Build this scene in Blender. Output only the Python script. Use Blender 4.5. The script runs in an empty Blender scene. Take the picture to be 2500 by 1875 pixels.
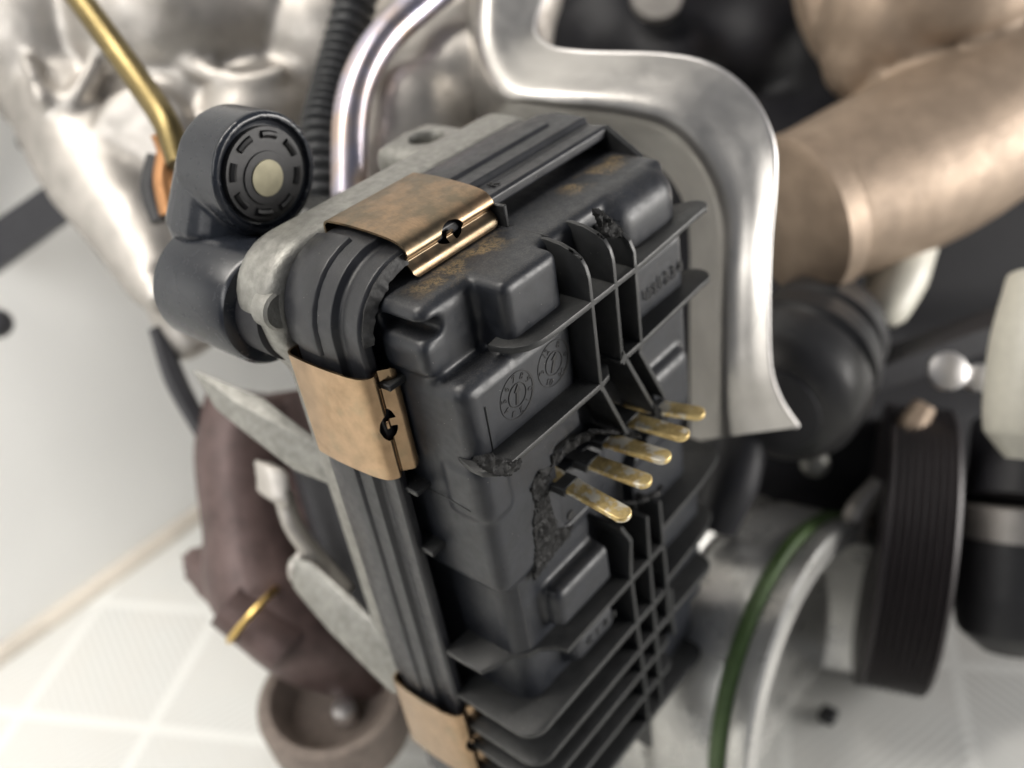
import bpy, bmesh, math, random
from mathutils import Vector, Matrix, noise
random.seed(7)
sc = bpy.context.scene
COL = sc.collection
# ------------------------------------------------------------------ camera
RW = Matrix(((0.63610126, -0.75891136, -0.13938697), (-0.50867655, -0.27661468, -0.81531128), (0.58019252, 0.58952342, -0.56199536)))  # rows: right, down, forward
FPX = 2375.6
CAM = Vector((-9.737, -11.243, 13.739))
cd = bpy.data.cameras.new("camera"); cam = bpy.data.objects.new("camera", cd); COL.objects.link(cam)
r_, d_, f_ = RW[0], RW[1], RW[2]
cam.matrix_world = Matrix(((r_[0], -d_[0], -f_[0], CAM[0]), (r_[1], -d_[1], -f_[1], CAM[1]), (r_[2], -d_[2], -f_[2], CAM[2]), (0, 0, 0, 1)))
cd.sensor_width = 36; cd.lens = 36 * FPX / 2500; cd.clip_start = 0.5; cd.clip_end = 500
cd.dof.use_dof = True; cd.dof.focus_distance = 18.9; cd.dof.aperture_fstop = 0.078
sc.camera = cam
# ------------------------------------------------------------------ light
w = bpy.data.worlds.new("World"); sc.world = w; w.use_nodes = True
bg = w.node_tree.nodes['Background']; bg.inputs[0].default_value = (0.80, 0.86, 1.0, 1); bg.inputs[1].default_value = 0.10
sc.view_settings.view_transform = 'Standard'; sc.view_settings.look = 'None'; sc.view_settings.exposure = 0.42; sc.view_settings.gamma = 1
sc.cycles.max_bounces = 6


def area(name, loc, tgt, sx, sy, power, col):
    l = bpy.data.lights.new(name, 'AREA'); l.shape = 'RECTANGLE'; l.size = sx; l.size_y = sy; l.energy = power; l.color = col
    o = bpy.data.objects.new(name, l); COL.objects.link(o); o.location = loc
    o.rotation_euler = (Vector(tgt) - Vector(loc)).to_track_quat('-Z', 'Y').to_euler()
    return o


area("ceiling_tube_light", (-28, 25, 75), (0, 15, 0), 9, 90, 62000, (1, .95, .88))
area("ceiling_tube_light", (18, 66, 78), (8, 8, 0), 110, 9, 62000, (1, .96, .9))
area("front_fill_panel", (66, -80, 6), (5, 5, -3), 62, 42, 100000, (1, .965, .92))  # soft panel added out of view to brighten the front-facing plastic
area("backdrop_fill_light", (-45, 8, 26), (-20, 32, -12), 26, 30, 8500, (1, .98, .95)).data.spread = math.radians(95)  # extra lamp added out of view, only to lift the backdrop


# ------------------------------------------------------------------ pixel -> world on a known plane
def ray(x, y):
    v = Vector(((x - 1250) / FPX, (y - 937.5) / FPX, 1.0))
    return RW.transposed() @ v


def U(p, ax, v):
    d = ray(*p); t = (v - CAM['xyz'.index(ax)]) / d['xyz'.index(ax)]
    return CAM + d * t


def PD(x, y, d):
    return CAM + ray(x, y) * d


ZR = {1: (600, 200, 700), 2: (1100, 200, 700), 3: (600, 550, 700), 4: (1100, 600, 700), 5: (700, 1000, 700), 6: (1100, 900, 700), 7: (900, 1350, 700), 8: (300, 200, 700), 'a': (1300, 400, 500), 'b': (1300, 750, 500), 'c': (1400, 1100, 400), 'd': (1300, 1350, 500)}


def z(k, x, y):
    X0, Y0, W = ZR[k]
    return X0 + x * W / 2212, Y0 + y * W / 2212


# ------------------------------------------------------------------ materials
class NT:
    def __init__(s, name):
        s.m = bpy.data.materials.new(name); s.m.use_nodes = True; s.t = s.m.node_tree; s.p = s.t.nodes['Principled BSDF']
        s.tc = s.n('ShaderNodeTexCoord')

    def n(s, ty, **k):
        o = s.t.nodes.new(ty)
        for a, v in k.items():
            if a in o.inputs: o.inputs[a].default_value = v
            else: setattr(o, a, v)
        return o

    def l(s, a, b): s.t.links.new(a, b)

    def noise(s, scale, detail=4, rough=.55, stretch=None):
        n = s.n('ShaderNodeTexNoise'); n.inputs['Scale'].default_value = scale; n.inputs['Detail'].default_value = detail; n.inputs['Roughness'].default_value = rough
        if stretch:
            mp = s.n('ShaderNodeMapping'); mp.inputs['Scale'].default_value = stretch; s.l(s.tc.outputs['Object'], mp.inputs[0]); s.l(mp.outputs[0], n.inputs[0])
        else: s.l(s.tc.outputs['Object'], n.inputs[0])
        return n.outputs[0]

    def ramp(s, src, stops):
        r = s.n('ShaderNodeValToRGB'); e = r.color_ramp.elements
        while len(e) < len(stops): e.new(.5)
        for q, (p, c) in zip(e, stops):
            q.position = p; q.color = (c, c, c, 1) if not hasattr(c, '__len__') else (*c, 1)
        s.l(src, r.inputs[0]); return r.outputs[0]

    def mix(s, fac, a, b):
        m = s.n('ShaderNodeMix', data_type='RGBA')
        s.l(fac, m.inputs[0])
        for i, v in ((6, a), (7, b)):
            if hasattr(v, '__len__'): m.inputs[i].default_value = (*v, 1)
            else: s.l(v, m.inputs[i])
        return m.outputs[2]

    def bump(s, src, st, dist=.02, prev=None):
        b = s.n('ShaderNodeBump'); b.inputs['Strength'].default_value = st; b.inputs['Distance'].default_value = dist
        s.l(src, b.inputs['Height'])
        if prev: s.l(prev, b.inputs['Normal'])
        s.l(b.outputs[0], s.p.inputs['Normal']); return b.outputs[0]


def basic(name, col, rough, metal=0, bump=.0, bscale=20, var=.15, vscale=3, spec=.5, col2=None, rvar=.05):
    m = NT(name); c2 = col2 or tuple(c * (1 - var) for c in col)
    nz = m.noise(vscale, 5)
    m.l(m.mix(m.ramp(nz, [(.35, 0), (.65, 1)]), c2, col), m.p.inputs['Base Color'])
    m.p.inputs['Metallic'].default_value = metal; m.p.inputs['Specular IOR Level'].default_value = spec
    m.l(m.ramp(m.noise(vscale * 2.3, 4), [(.3, max(.03, rough - rvar)), (.7, rough + rvar)]), m.p.inputs['Roughness'])
    if bump: m.bump(m.noise(bscale, 5), bump)
    return m.m


def plastic(name, base, dust=.5, rough=.5, dirt=False):
    m = NT(name)
    n1 = m.noise(2.2, 6, .6)
    c = m.mix(m.ramp(n1, [(.35, 0), (.7, 1)]), tuple(b * .8 for b in base), tuple(b * 1.25 for b in base))
    # tiny dust specks
    v = m.n('ShaderNodeTexVoronoi', Scale=9.0); m.l(m.tc.outputs['Object'], v.inputs['Vector'])
    sp = m.ramp(v.outputs['Distance'], [(.05, 1), (.085, 0)])
    gate = m.ramp(m.noise(23, 2), [(.56, 0), (.62, 1)])
    mu = m.n('ShaderNodeMath', operation='MULTIPLY'); m.l(sp, mu.inputs[0]); m.l(gate, mu.inputs[1])
    c = m.mix(mu.outputs[0], c, (.42, .40, .35))
    # fine grey film that settles on upward faces
    g = m.n('ShaderNodeNewGeometry'); s = m.n('ShaderNodeSeparateXYZ'); m.l(g.outputs['Normal'], s.inputs[0])
    up = m.ramp(s.outputs[2], [(.55, 0), (1, 1)])
    film = m.ramp(m.noise(30, 6, .7), [(.45, 0), (.8, dust)])
    mu2 = m.n('ShaderNodeMath', operation='MULTIPLY'); m.l(up, mu2.inputs[0]); m.l(film, mu2.inputs[1])
    c = m.mix(mu2.outputs[0], c, (.16, .15, .13))
    if dirt:
        # tan grit gathered along the foot of the rim and in front of the top clip
        so = m.n('ShaderNodeSeparateXYZ'); m.l(m.tc.outputs['Object'], so.inputs[0])
        def band(sock, a, b, c_, d):
            r1 = m.n('ShaderNodeMapRange'); r1.inputs[1].default_value = a; r1.inputs[2].default_value = b; m.l(sock, r1.inputs[0])
            r2 = m.n('ShaderNodeMapRange'); r2.inputs[1].default_value = d; r2.inputs[2].default_value = c_; m.l(sock, r2.inputs[0])
            k = m.n('ShaderNodeMath', operation='MULTIPLY'); m.l(r1.outputs[0], k.inputs[0]); m.l(r2.outputs[0], k.inputs[1]); return k.outputs[0]
        def mul(a, b, op='MULTIPLY'):
            k = m.n('ShaderNodeMath', operation=op); m.l(a, k.inputs[0]); m.l(b, k.inputs[1]); return k.outputs[0]
        b1 = mul(band(so.outputs[1], .85, 1.2, 1.45, 1.75), band(so.outputs[0], .3, .9, 2.6, 3.5))
        b2 = mul(band(so.outputs[1], .95, 1.25, 1.5, 1.75), band(so.outputs[0], 5.1, 5.5, 7.2, 7.6))
        b = mul(mul(b1, b2, 'MAXIMUM'), m.ramp(s.outputs[2], [(.6, 0), (.8, 1)]))
        gr = m.ramp(m.noise(17, 8, .75), [(.44, 0), (.56, 1)])
        gr2 = m.ramp(m.noise(1.7, 3), [(.40, 0), (.52, 1)])
        b = mul(b, mul(gr, gr2))
        c = m.mix(b, c, (.20, .145, .075))
    m.l(c, m.p.inputs['Base Color'])
    m.l(m.ramp(m.noise(5, 5), [(.3, rough - .07), (.7, rough + .1)]), m.p.inputs['Roughness'])
    m.p.inputs['Specular IOR Level'].default_value = .5
    b1_ = m.bump(m.noise(55, 3), .12, .01)
    m.bump(m.noise(3, 5), .15, .03, b1_)
    return m.m


M = {}
M['plastic'] = plastic('black_plastic', (.016, .018, .023), rough=.40, dirt=True)
M['rim'] = plastic('black_rim_plastic', (.017, .018, .022), dust=.3, rough=.38)
M['rib'] = plastic('black_rib_plastic', (.024, .025, .026), dust=.25, rough=.42)
M['fracture'] = basic('broken_plastic', (.032, .032, .033), .6, bump=.5, bscale=14, col2=(.008, .008, .008), vscale=9)
M['mould_shade'] = basic('mould_shadow', (.004, .004, .005), .5)  # near-black painted as the shade in moulded grooves, holes, slots and lettering
m = NT('bronze_clip')
n1 = m.noise(3.0, 6, .6); n2 = m.noise(60, 4, .6, (.2, 1, 1))
c = m.mix(m.ramp(n1, [(.3, 0), (.7, 1)]), (.31, .215, .13), (.44, .305, .19))
c = m.mix(m.ramp(m.noise(1.6, 4), [(.52, 0), (.72, .5)]), c, (.24, .21, .14))
m.l(c, m.p.inputs['Base Color']); m.p.inputs['Metallic'].default_value = 1
m.l(m.ramp(m.noise(6, 5), [(.3, .17), (.7, .27)]), m.p.inputs['Roughness']); M['bronze'] = m.m
m = NT('bronze_tarnished')
n1 = m.noise(1.3, 6, .6); n2 = m.noise(50, 4, .6, (1, .15, 1))
c = m.mix(m.ramp(n1, [(.42, 0), (.62, 1)]), (.21, .165, .11), (.40, .27, .165))
c = m.mix(m.ramp(n2, [(.3, 0), (.8, .5)]), c, (.15, .12, .08))
m.l(c, m.p.inputs['Base Color']); m.p.inputs['Metallic'].default_value = 1
m.l(m.ramp(m.noise(5, 5), [(.3, .30), (.7, .44)]), m.p.inputs['Roughness']); m.bump(n2, .06, .01); M['bronze2'] = m.m
m = NT('pin_gold')
n1 = m.noise(2.2, 6, .7)
c = m.mix(m.ramp(n1, [(.34, 0), (.60, 1)]), (.38, .26, .10), (.80, .62, .28))
c = m.mix(m.ramp(m.noise(2.3, 3), [(.52, 0), (.60, .85)]), c, (.82, .78, .68))
m.l(c, m.p.inputs['Base Color']); m.p.inputs['Metallic'].default_value = .55
m.l(m.ramp(m.noise(7, 5), [(.3, .3), (.7, .5)]), m.p.inputs['Roughness']); m.bump(m.noise(25, 4), .2, .02); M['gold'] = m.m
M['tin'] = basic('pin_tin', (.72, .68, .58), .35, 1)
M['zinc'] = basic('zinc_casting', (.33, .325, .30), .48, .65, bump=.6, bscale=16, var=.3, vscale=4, rvar=.08)
M['alu'] = basic('cast_aluminium', (.52, .49, .455), .46, .8, bump=.4, bscale=4, var=.25, vscale=.9, rvar=.06)
M['alu2'] = basic('sheet_aluminium', (.60, .58, .55), .38, .9, bump=.2, bscale=9, var=.14, vscale=.8)
M['steel'] = basic('tinted_steel', (.55, .53, .64), .30, 1, var=.1, vscale=1.2, col2=(.62, .50, .44), rvar=.03)
M['steelb'] = basic('bright_steel', (.65, .63, .62), .38, .9, var=.1)
M['iron'] = basic('tan_cast_iron', (.36, .275, .205), .50, .45, bump=.7, bscale=9, var=.22, vscale=1.3)
M['rust'] = basic('brown_cast_iron', (.125, .085, .08), .5, .35, bump=.5, bscale=6, var=.35, vscale=1.5)
M['brass'] = basic('brass_pipe', (.25, .195, .09), .36, 1, var=.3, vscale=1)
M['copper'] = basic('copper_sleeve', (.50, .25, .11), .4, .7)
M['goldring'] = basic('gold_ring', (.6, .42, .15), .3, 1)
M['rubber'] = basic('black_rubber', (.028, .028, .03), .42, 0, bump=.2, bscale=5)
M['sensor'] = basic('sensor_plastic', (.018, .021, .028), .24, 0, var=.06)
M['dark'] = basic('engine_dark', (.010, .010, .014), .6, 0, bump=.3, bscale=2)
M['dark2'] = basic('engine_grey', (.035, .035, .04), .5, .2, bump=.3, bscale=3)
M['cream'] = basic('cream_plastic', (.62, .60, .52), .4, 0, var=.08)
M['sleeve'] = basic('outlet_sleeve_metal', (.66, .655, .63), .30, .6, var=.15, vscale=.5)
M['green'] = basic('green_rubber', (.09, .155, .05), .45, 0, var=.25)
M['wall'] = basic('white_backdrop', (.90, .895, .87), .7, 0, var=.03, vscale=.1)
m = NT('ribbed_white_mat')
def wave(rot):
    mp = m.n('ShaderNodeMapping'); mp.inputs['Rotation'].default_value = (0, 0, rot); m.l(m.tc.outputs['Object'], mp.inputs[0])
    wv = m.n('ShaderNodeTexWave'); wv.inputs['Scale'].default_value = .95; wv.inputs['Distortion'].default_value = 1.2; m.l(mp.outputs[0], wv.inputs[0]); return wv.outputs[1]
mpc = m.n('ShaderNodeMapping'); mpc.inputs['Rotation'].default_value = (0, 0, .7854 + .3); m.l(m.tc.outputs['Object'], mpc.inputs[0])
ck = m.n('ShaderNodeTexChecker'); ck.inputs['Scale'].default_value = .16; ck.inputs[1].default_value = (0, 0, 0, 1); ck.inputs[2].default_value = (1, 1, 1, 1); m.l(mpc.outputs[0], ck.inputs[0])
mx = m.n('ShaderNodeMix', data_type='RGBA'); m.l(ck.outputs[1], mx.inputs[0]); m.l(wave(.3), mx.inputs[6]); m.l(wave(.3 + 1.5708), mx.inputs[7])
br_ = m.n('ShaderNodeTexBrick'); br_.offset = 0; br_.inputs['Scale'].default_value = .16; br_.inputs['Mortar Size'].default_value = .035; br_.inputs['Brick Width'].default_value = 1; br_.inputs['Row Height'].default_value = 1
br_.inputs['Color1'].default_value = (0, 0, 0, 1); br_.inputs['Color2'].default_value = (0, 0, 0, 1); br_.inputs['Mortar'].default_value = (1, 1, 1, 1); m.l(mpc.outputs[0], br_.inputs[0])
c = m.mix(m.ramp(mx.outputs[2], [(.3, 0), (.7, 1)]), (.56, .56, .535), (.66, .66, .635))
c = m.mix(m.ramp(m.noise(.25, 5), [(.4, 0), (.7, .6)]), c, (.62, .60, .56))
c = m.mix(br_.outputs[0], c, (.71, .71, .68))
m.l(c, m.p.inputs['Base Color']); m.p.inputs['Roughness'].default_value = .55
m.bump(mx.outputs[2], .15, .08)
M['mat'] = m.m


# ------------------------------------------------------------------ mesh helpers
def tag(o, label=None, cat=None, group=None, kind=None):
    if label: o['label'] = label
    if cat: o['category'] = cat
    if group: o['group'] = group
    if kind: o['kind'] = kind
    return o


def empty(name, loc, label, cat, group=None):
    o = bpy.data.objects.new(name, None); COL.objects.link(o); o.location = loc; o.empty_display_size = .5
    return tag(o, label, cat, group)


def link(name, me, mat, parent=None, smooth=True):
    o = bpy.data.objects.new(name, me); COL.objects.link(o)
    me.materials.clear(); me.materials.append(M[mat] if isinstance(mat, str) else mat)
    if smooth:
        for p in me.polygons: p.use_smooth = True
        if len(me.polygons) < 60000: me.set_sharp_from_angle(angle=math.radians(40))
    if parent:
        o.parent = parent; o.matrix_parent_inverse = Matrix.Translation(-parent.matrix_basis.translation) if parent.type == 'EMPTY' else Matrix()
    return o


def bm_me(bm, name='m'):
    me = bpy.data.meshes.new(name); bmesh.ops.recalc_face_normals(bm, faces=bm.faces[:]); bm.to_mesh(me); bm.free(); return me


def bev(bm, r, seg=3, ang=.5):
    es = [e for e in bm.edges if len(e.link_faces) == 2 and e.calc_face_angle(0) > ang]
    if es and r > 0: bmesh.ops.bevel(bm, geom=es, offset=r, segments=seg, affect='EDGES', profile=.5, clamp_overlap=True)


def rbox(x0, x1, y0, y1, z0, z1, r=.1, seg=3, bm=None):
    b = bmesh.new(); bmesh.ops.create_cube(b, size=1)
    for v in b.verts: v.co = Vector(((x0 + x1) / 2 + v.co.x * (x1 - x0), (y0 + y1) / 2 + v.co.y * (y1 - y0), (z0 + z1) / 2 + v.co.z * (z1 - z0)))
    if r: bmesh.ops.bevel(b, geom=b.edges[:], offset=r, segments=seg, affect='EDGES', profile=.5)
    return b


def merge(bms):
    out = bmesh.new()
    for b in bms:
        me = bpy.data.meshes.new('t'); b.to_mesh(me); b.free(); out.from_mesh(me); bpy.data.meshes.remove(me)
    return out


def bake(o):
    dg = bpy.context.evaluated_depsgraph_get(); dg.update()
    me = bpy.data.meshes.new_from_object(o.evaluated_get(dg)); o.modifiers.clear(); old = o.data; o.data = me
    return me


def fuse(bms, vox=.08, smooth=4, cut=None, fac=.5, vox2=None):
    o = bpy.data.objects.new('tmp', bm_me(merge(bms))); COL.objects.link(o)
    r = o.modifiers.new('r', 'REMESH'); r.mode = 'VOXEL'; r.voxel_size = vox
    if cut:
        cs = []
        for cb_ in cut:
            c = bpy.data.objects.new('cut', bm_me(cb_)); COL.objects.link(c); cs.append(c)
            b = o.modifiers.new('b', 'BOOLEAN'); b.operation = 'DIFFERENCE'; b.object = c; b.solver = 'EXACT'
        r = o.modifiers.new('r2', 'REMESH'); r.mode = 'VOXEL'; r.voxel_size = vox2 or vox
    s = o.modifiers.new('s', 'SMOOTH'); s.iterations = smooth; s.factor = fac
    me = bake(o)
    bpy.data.objects.remove(o)
    if cut:
        for c in cs: bpy.data.objects.remove(c)
    return me


def catmull(pts, n):
    P = [Vector(p) for p in pts]; P = [P[0] * 2 - P[1]] + P + [P[-1] * 2 - P[-2]]; out = []
    segs = len(P) - 3
    for i in range(n + 1):
        t = i / n * segs; k = min(int(t), segs - 1); u = t - k; a, b, c, d = P[k:k + 4]
        out.append(.5 * ((2 * b) + (c - a) * u + (2 * a - 5 * b + 4 * c - d) * u * u + (3 * b - a - 3 * c + d) * u ** 3))
    return out


def grid_mesh(rows, closed_u=False, caps=False, bm=None):
    bm = bm or bmesh.new(); V = [[bm.verts.new(p) for p in r] for r in rows]
    n = len(rows[0])
    for i in range(len(rows) - 1):
        for j in range(n if closed_u else n - 1):
            try: bm.faces.new((V[i][j], V[i][(j + 1) % n], V[i + 1][(j + 1) % n], V[i + 1][j]))
            except ValueError: pass
    if caps:
        bm.faces.new(V[0]); bm.faces.new(V[-1][::-1])
    return bm


def tube(pts, rad, n=20, seg=None, smoothpath=True, caps=True, rfun=None):
    seg = seg or max(8, len(pts) * 8)
    P = catmull(pts, seg) if smoothpath else [Vector(p) for p in pts]
    m_ = len(P); rs = [rad] * m_ if not hasattr(rad, '__len__') else [rad[min(int(i / (m_ - 1) * (len(rad) - 1)), len(rad) - 2)] * (1 - (i / (m_ - 1) * (len(rad) - 1)) % 1 if i < m_ - 1 else 0) + rad[min(int(i / (m_ - 1) * (len(rad) - 1)) + 1, len(rad) - 1)] * ((i / (m_ - 1) * (len(rad) - 1)) % 1 if i < m_ - 1 else 1) for i in range(m_)]
    if rfun: rs = [rfun(i, i / (m_ - 1)) for i in range(m_)]
    rows = []; up = None
    for i, p in enumerate(P):
        t = (P[min(i + 1, m_ - 1)] - P[max(i - 1, 0)]).normalized()
        if up is None: up = t.orthogonal().normalized()
        up = (up - t * up.dot(t)).normalized(); sd = t.cross(up)
        rows.append([p + (up * math.cos(a) + sd * math.sin(a)) * rs[i] for a in [k * 2 * math.pi / n for k in range(n)]])
    return grid_mesh(rows, True, caps)


def revolve(prof, o, ax, n=48, caps=True):
    """prof: (distance along axis, radius)"""
    ax = Vector(ax).normalized(); o = Vector(o); u = ax.orthogonal().normalized(); v = ax.cross(u)
    rows = [[o + ax * h + (u * math.cos(a) + v * math.sin(a)) * r for a in [k * 2 * math.pi / n for k in range(n)]] for h, r in prof]
    return grid_mesh(rows, True, caps)


def prism(poly, ax, a, b, r=0, seg=2):
    """poly: 2D points in the two other axes (xy for z, xz for y, yz for x), extruded from a to b"""
    def mk(p, h): return {'x': (h, p[0], p[1]), 'y': (p[0], h, p[1]), 'z': (p[0], p[1], h)}[ax]
    bm = bmesh.new(); A = [bm.verts.new(mk(p, a)) for p in poly]; B = [bm.verts.new(mk(p, b)) for p in poly]
    bm.faces.new(A); bm.faces.new(B[::-1])
    for i in range(len(poly)): bm.faces.new((A[i], B[i], B[(i + 1) % len(poly)], A[(i + 1) % len(poly)]))
    bmesh.ops.recalc_face_normals(bm, faces=bm.faces[:])
    if r: bev(bm, r, seg)
    return bm


def arc(cx, cy, r, a0, a1, n=6):
    return [(cx + r * math.cos(math.radians(a0 + (a1 - a0) * i / n)), cy + r * math.sin(math.radians(a0 + (a1 - a0) * i / n))) for i in range(n + 1)]


def ball(c, r, sc_=(1, 1, 1), sub=3):
    b = bmesh.new(); bmesh.ops.create_icosphere(b, subdivisions=sub, radius=r)
    for v in b.verts: v.co = Vector((v.co.x * sc_[0], v.co.y * sc_[1], v.co.z * sc_[2])) + Vector(c)
    return b


def jag(bm, amp, sc_):
    for v in bm.verts:
        v.co += noise.noise_vector(v.co * sc_) * amp
    return bm


def loft(curves, n=40, thick=.15, sub=6, bevel=0):
    """surface through pixel/depth curves [(px,py,d),...] placed at their own depth, then given thickness"""
    rows = [catmull([PD(*p) for p in c], n) for c in curves]
    cols = [catmull([r[i] for r in rows], sub * (len(rows) - 1)) for i in range(n + 1)]
    bm = grid_mesh(cols)
    o = bpy.data.objects.new('tmp', bm_me(bm)); COL.objects.link(o)
    s = o.modifiers.new('s', 'SOLIDIFY'); s.thickness = thick; s.offset = 0
    me = bake(o); bpy.data.objects.remove(o); return me


def text_me(s, size, depth, mtx, align='CENTER'):
    cu = bpy.data.curves.new('t', 'FONT'); cu.body = s; cu.size = size; cu.extrude = depth; cu.align_x = align; cu.align_y = 'CENTER'; cu.resolution_u = 2
    o = bpy.data.objects.new('t', cu); COL.objects.link(o)
    dg = bpy.context.evaluated_depsgraph_get(); dg.update()
    me = bpy.data.meshes.new_from_object(o.evaluated_get(dg)); bpy.data.objects.remove(o); me.transform(mtx); return me


# ================================================================== THE ACTUATOR
act = empty('turbo_actuator', (4, 2, -9), 'black plastic actuator housing with bronze clips and broken connector pins, in the centre', 'actuator')
RF = -.55      # plane of the rib fronts
body = [
    rbox(0, 7.7, 0, 4, -2, 3.6, .30, 4),
    rbox(.28, 7.7, .14, 4, -10.5, 0, .5, 4),
    rbox(0.02, 7.7, .72, 4, 2, 5.15, .28, 4),
    rbox(2.6, 7.7, .42, 4, 2, 5.15, .22, 4),
    rbox(1.45, 3.12, -.06, 3, 3.5, 5.15, .20, 4),
    rbox(5.06, 7.7, -.04, 3, 3, 5.15, .70, 7),
    rbox(-.06, .95, -.07, 1.2, .1, 1.8, .34, 5),
    rbox(1.25, 3.5, -.36, 1, -3.95, -2.75, .22, 4),
    rbox(1.6, 3.75, -.28, 1, -5.75, -4.7, .34, 4),
    rbox(-.1, .62, .7, 1.95, 3.7, 4.47, .16, 4),
    rbox(5.3, 7.3, -.3, 1, -1.2, .6, .3, 4),
]
cut = [rbox(-1, .5, .2, 1.93, 4.5, 4.86, .1, 2),
       rbox(2.25, 5.6, -2, .55, -1.55, .75, .06, 1),
       rbox(3.2, 5.05, -2, .5, -9, 3.8, .06, 1)]
sh = link('housing_shell', fuse(body, .06, 3, cut, vox2=.055), 'plastic', act)


def strip(name, pts, w_, mat, parent, r=.012):
    return link(name, bm_me(tube(pts, r, 6, smoothpath=False)), mat, parent)


# parting line ridges of the mould
for pts in ([(3.47, .45, 5.145), (3.47, 1.9, 5.145)],
            [(.5, -.02, 3.0), (.5, -.012, 1.9)],
            [(.52, .12, -.2), (.56, .13, -2), (.58, .13, -4.2)],
            [(.0, 1.9, .55), (-.06, 1.0, .62), (-.07, .4, .55)],
            [(.27, 1.9, -.9), (.27, .7, -.95), (.55, .13, -.98)]):
    strip('parting_line', pts, .02, 'rib', act)

# ---- rim that runs up the left side, round the corner and along the top
prof = [(.28, 1.95), (.33, 1.9), (.52, 1.9), (.58, 1.97), (.53, 2.45), (.55, 2.52), (.68, 2.60), (.70, 3.12), (.70, 3.45), (.60, 3.98), (.52, 4.04), (-.15, 4.04), (-.15, 2.6), (.28, 2.6)]
path = []   # (point x,z ; outward dir)
for zz in (-10.5, -9, -7, -5, -3, -1, 1, 2, 3, 3.9, 4.2): path.append(((0, zz), (-1, 0)))
for k in range(1, 12):
    a = math.radians(180 - 90 * k / 12); path.append(((.85 + .85 * math.cos(a), 4.3 + .85 * math.sin(a)), (math.cos(a), math.sin(a))))
for xx in (.95, 2, 3, 4, 5, 6, 7, 7.5): path.append(((xx, 5.15), (0, 1)))
for k in range(1, 7):
    a = math.radians(90 - 90 * k / 6); path.append(((7.5 + .25 * math.cos(a), 4.9 + .25 * math.sin(a)), (math.cos(a), math.sin(a))))
for zz in (4, 2, 0, -4, -10): path.append(((7.75, zz), (1, 0)))
rows = []
for (px, pz), (nx, nz) in path:
    rows.append([(px + nx * n_ * (1 if nx < .5 else .4), y, pz + nz * n_) for n_, y in prof])
bm = grid_mesh(rows, True, True)
rim = link('cover_rim', bm_me(bm), 'rim', act, smooth=False)
md = rim.modifiers.new('b', 'BEVEL'); md.width = .025; md.segments = 2; md.limit_method = 'ANGLE'; md.angle_limit = .35
for p in rim.data.polygons: p.use_smooth = True
rim.modifiers.new('w', 'WEIGHTED_NORMAL').keep_sharp = True
def pad_sweep(sel, prof_):
    rr = []
    for (px, pz), (nx, nz) in sel: rr.append([(px + nx * n_, y, pz + nz * n_) for n_, y in prof_])
    b = grid_mesh(rr, True, True); bmesh.ops.recalc_face_normals(b, faces=b.faces[:]); bev(b, .02, 2, .25)
    return link('rim_pad', bm_me(b), 'rim', act)


pp_ = [(.5, 2.98), (.69, 2.98), (.765, 3.06), (.765, 3.5), (.64, 4.10), (.45, 4.12)]
pad_sweep([((x_, 5.15), (0, 1)) for x_ in (3.50, 4.2, 5, 6, 6.9)], pp_)
pad_sweep([((0, z_), (-1, 0)) for z_ in (1.12, -1, -3, -5, -6.4)], pp_)
pc = [((0, 3.95), (-1, 0)), ((0, 4.3), (-1, 0))] + [((.85 + .85 * math.cos(math.radians(a)), 4.3 + .85 * math.sin(math.radians(a))), (math.cos(math.radians(a)), math.sin(math.radians(a)))) for a in (168, 156, 144, 132, 120, 108, 97)]
pad_sweep(pc, pp_)
# torn edge of the rim corner: rough, displaced surface along the front lip
fr = []
for t in range(0, 91):
    u_ = t / 90; a = math.radians(178 - 92 * u_); k = max(0, math.sin(math.pi * min(1, u_ * 1.05)))
    nz = noise.noise(Vector((t * .09, .3, 3.2))); nz2 = noise.noise(Vector((t * .17, 5.3, 3.4)))
    cc = lambda r, y: (.85 + r * math.cos(a), y, 4.3 + r * math.sin(a))
    r0 = 1.14 - .10 * k * u_ + .05 * nz * k + .02 * nz2; y0_ = 1.80 + .03 * nz2
    fr.append([cc(r0, y0_ + .1), cc(r0 + .03, y0_), cc(r0 + .10 + .02 * nz2, y0_ + .03 * nz2 + .03), cc(1.30 + .02 * nz, 1.865 + .02 * nz2), cc(1.37, 1.88), cc(1.36, 2.1), cc(1.1, 2.1)])
link('torn_rim_edge', bm_me(jag(grid_mesh(fr, True, True), .012, 7)), 'fracture', act)
# short webs between rim and body
for (a, b, c, d, e, f) in ((3.42, 3.52, 1.5, 2.3, 5.1, 5.62),):
    link('web', bm_me(rbox(a, b, c, d, e, f, .02, 1)), 'rib', act)
for zz in (3.45, .75, -1.0):
    link('web', bm_me(rbox(-.42, .1, 1.55, 2.3, zz - .07, zz + .07, .02, 1)), 'rib', act)
# right flank corner where the top rim rolls down
link('corner_gusset', bm_me(prism([(1.0, 5.1), (1.95, 5.1), (1.95, 5.72)], 'x', 7.55, 7.72, .02)), 'rib', act)

# ---- ribs
def rib(p, q, t=.115, y0=RF, y1=.5, name='rib', mat='rib'):
    """upright plate standing on the front wall between two points (x,z)"""
    p = Vector(p); q = Vector(q); d = (q - p).normalized(); n = Vector((-d.y, d.x)) * t / 2
    poly = [p + n, q + n, q - n, p - n]
    b = prism([(v.x, v.y) for v in poly], 'y', y0, y1)
    bev(b, .014, 1)
    return link(name, bm_me(b), mat, act)


def up(k, x, y, pl=RF):
    v = U(z(k, x, y), 'y', pl); return (v.x, v.z)


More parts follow.
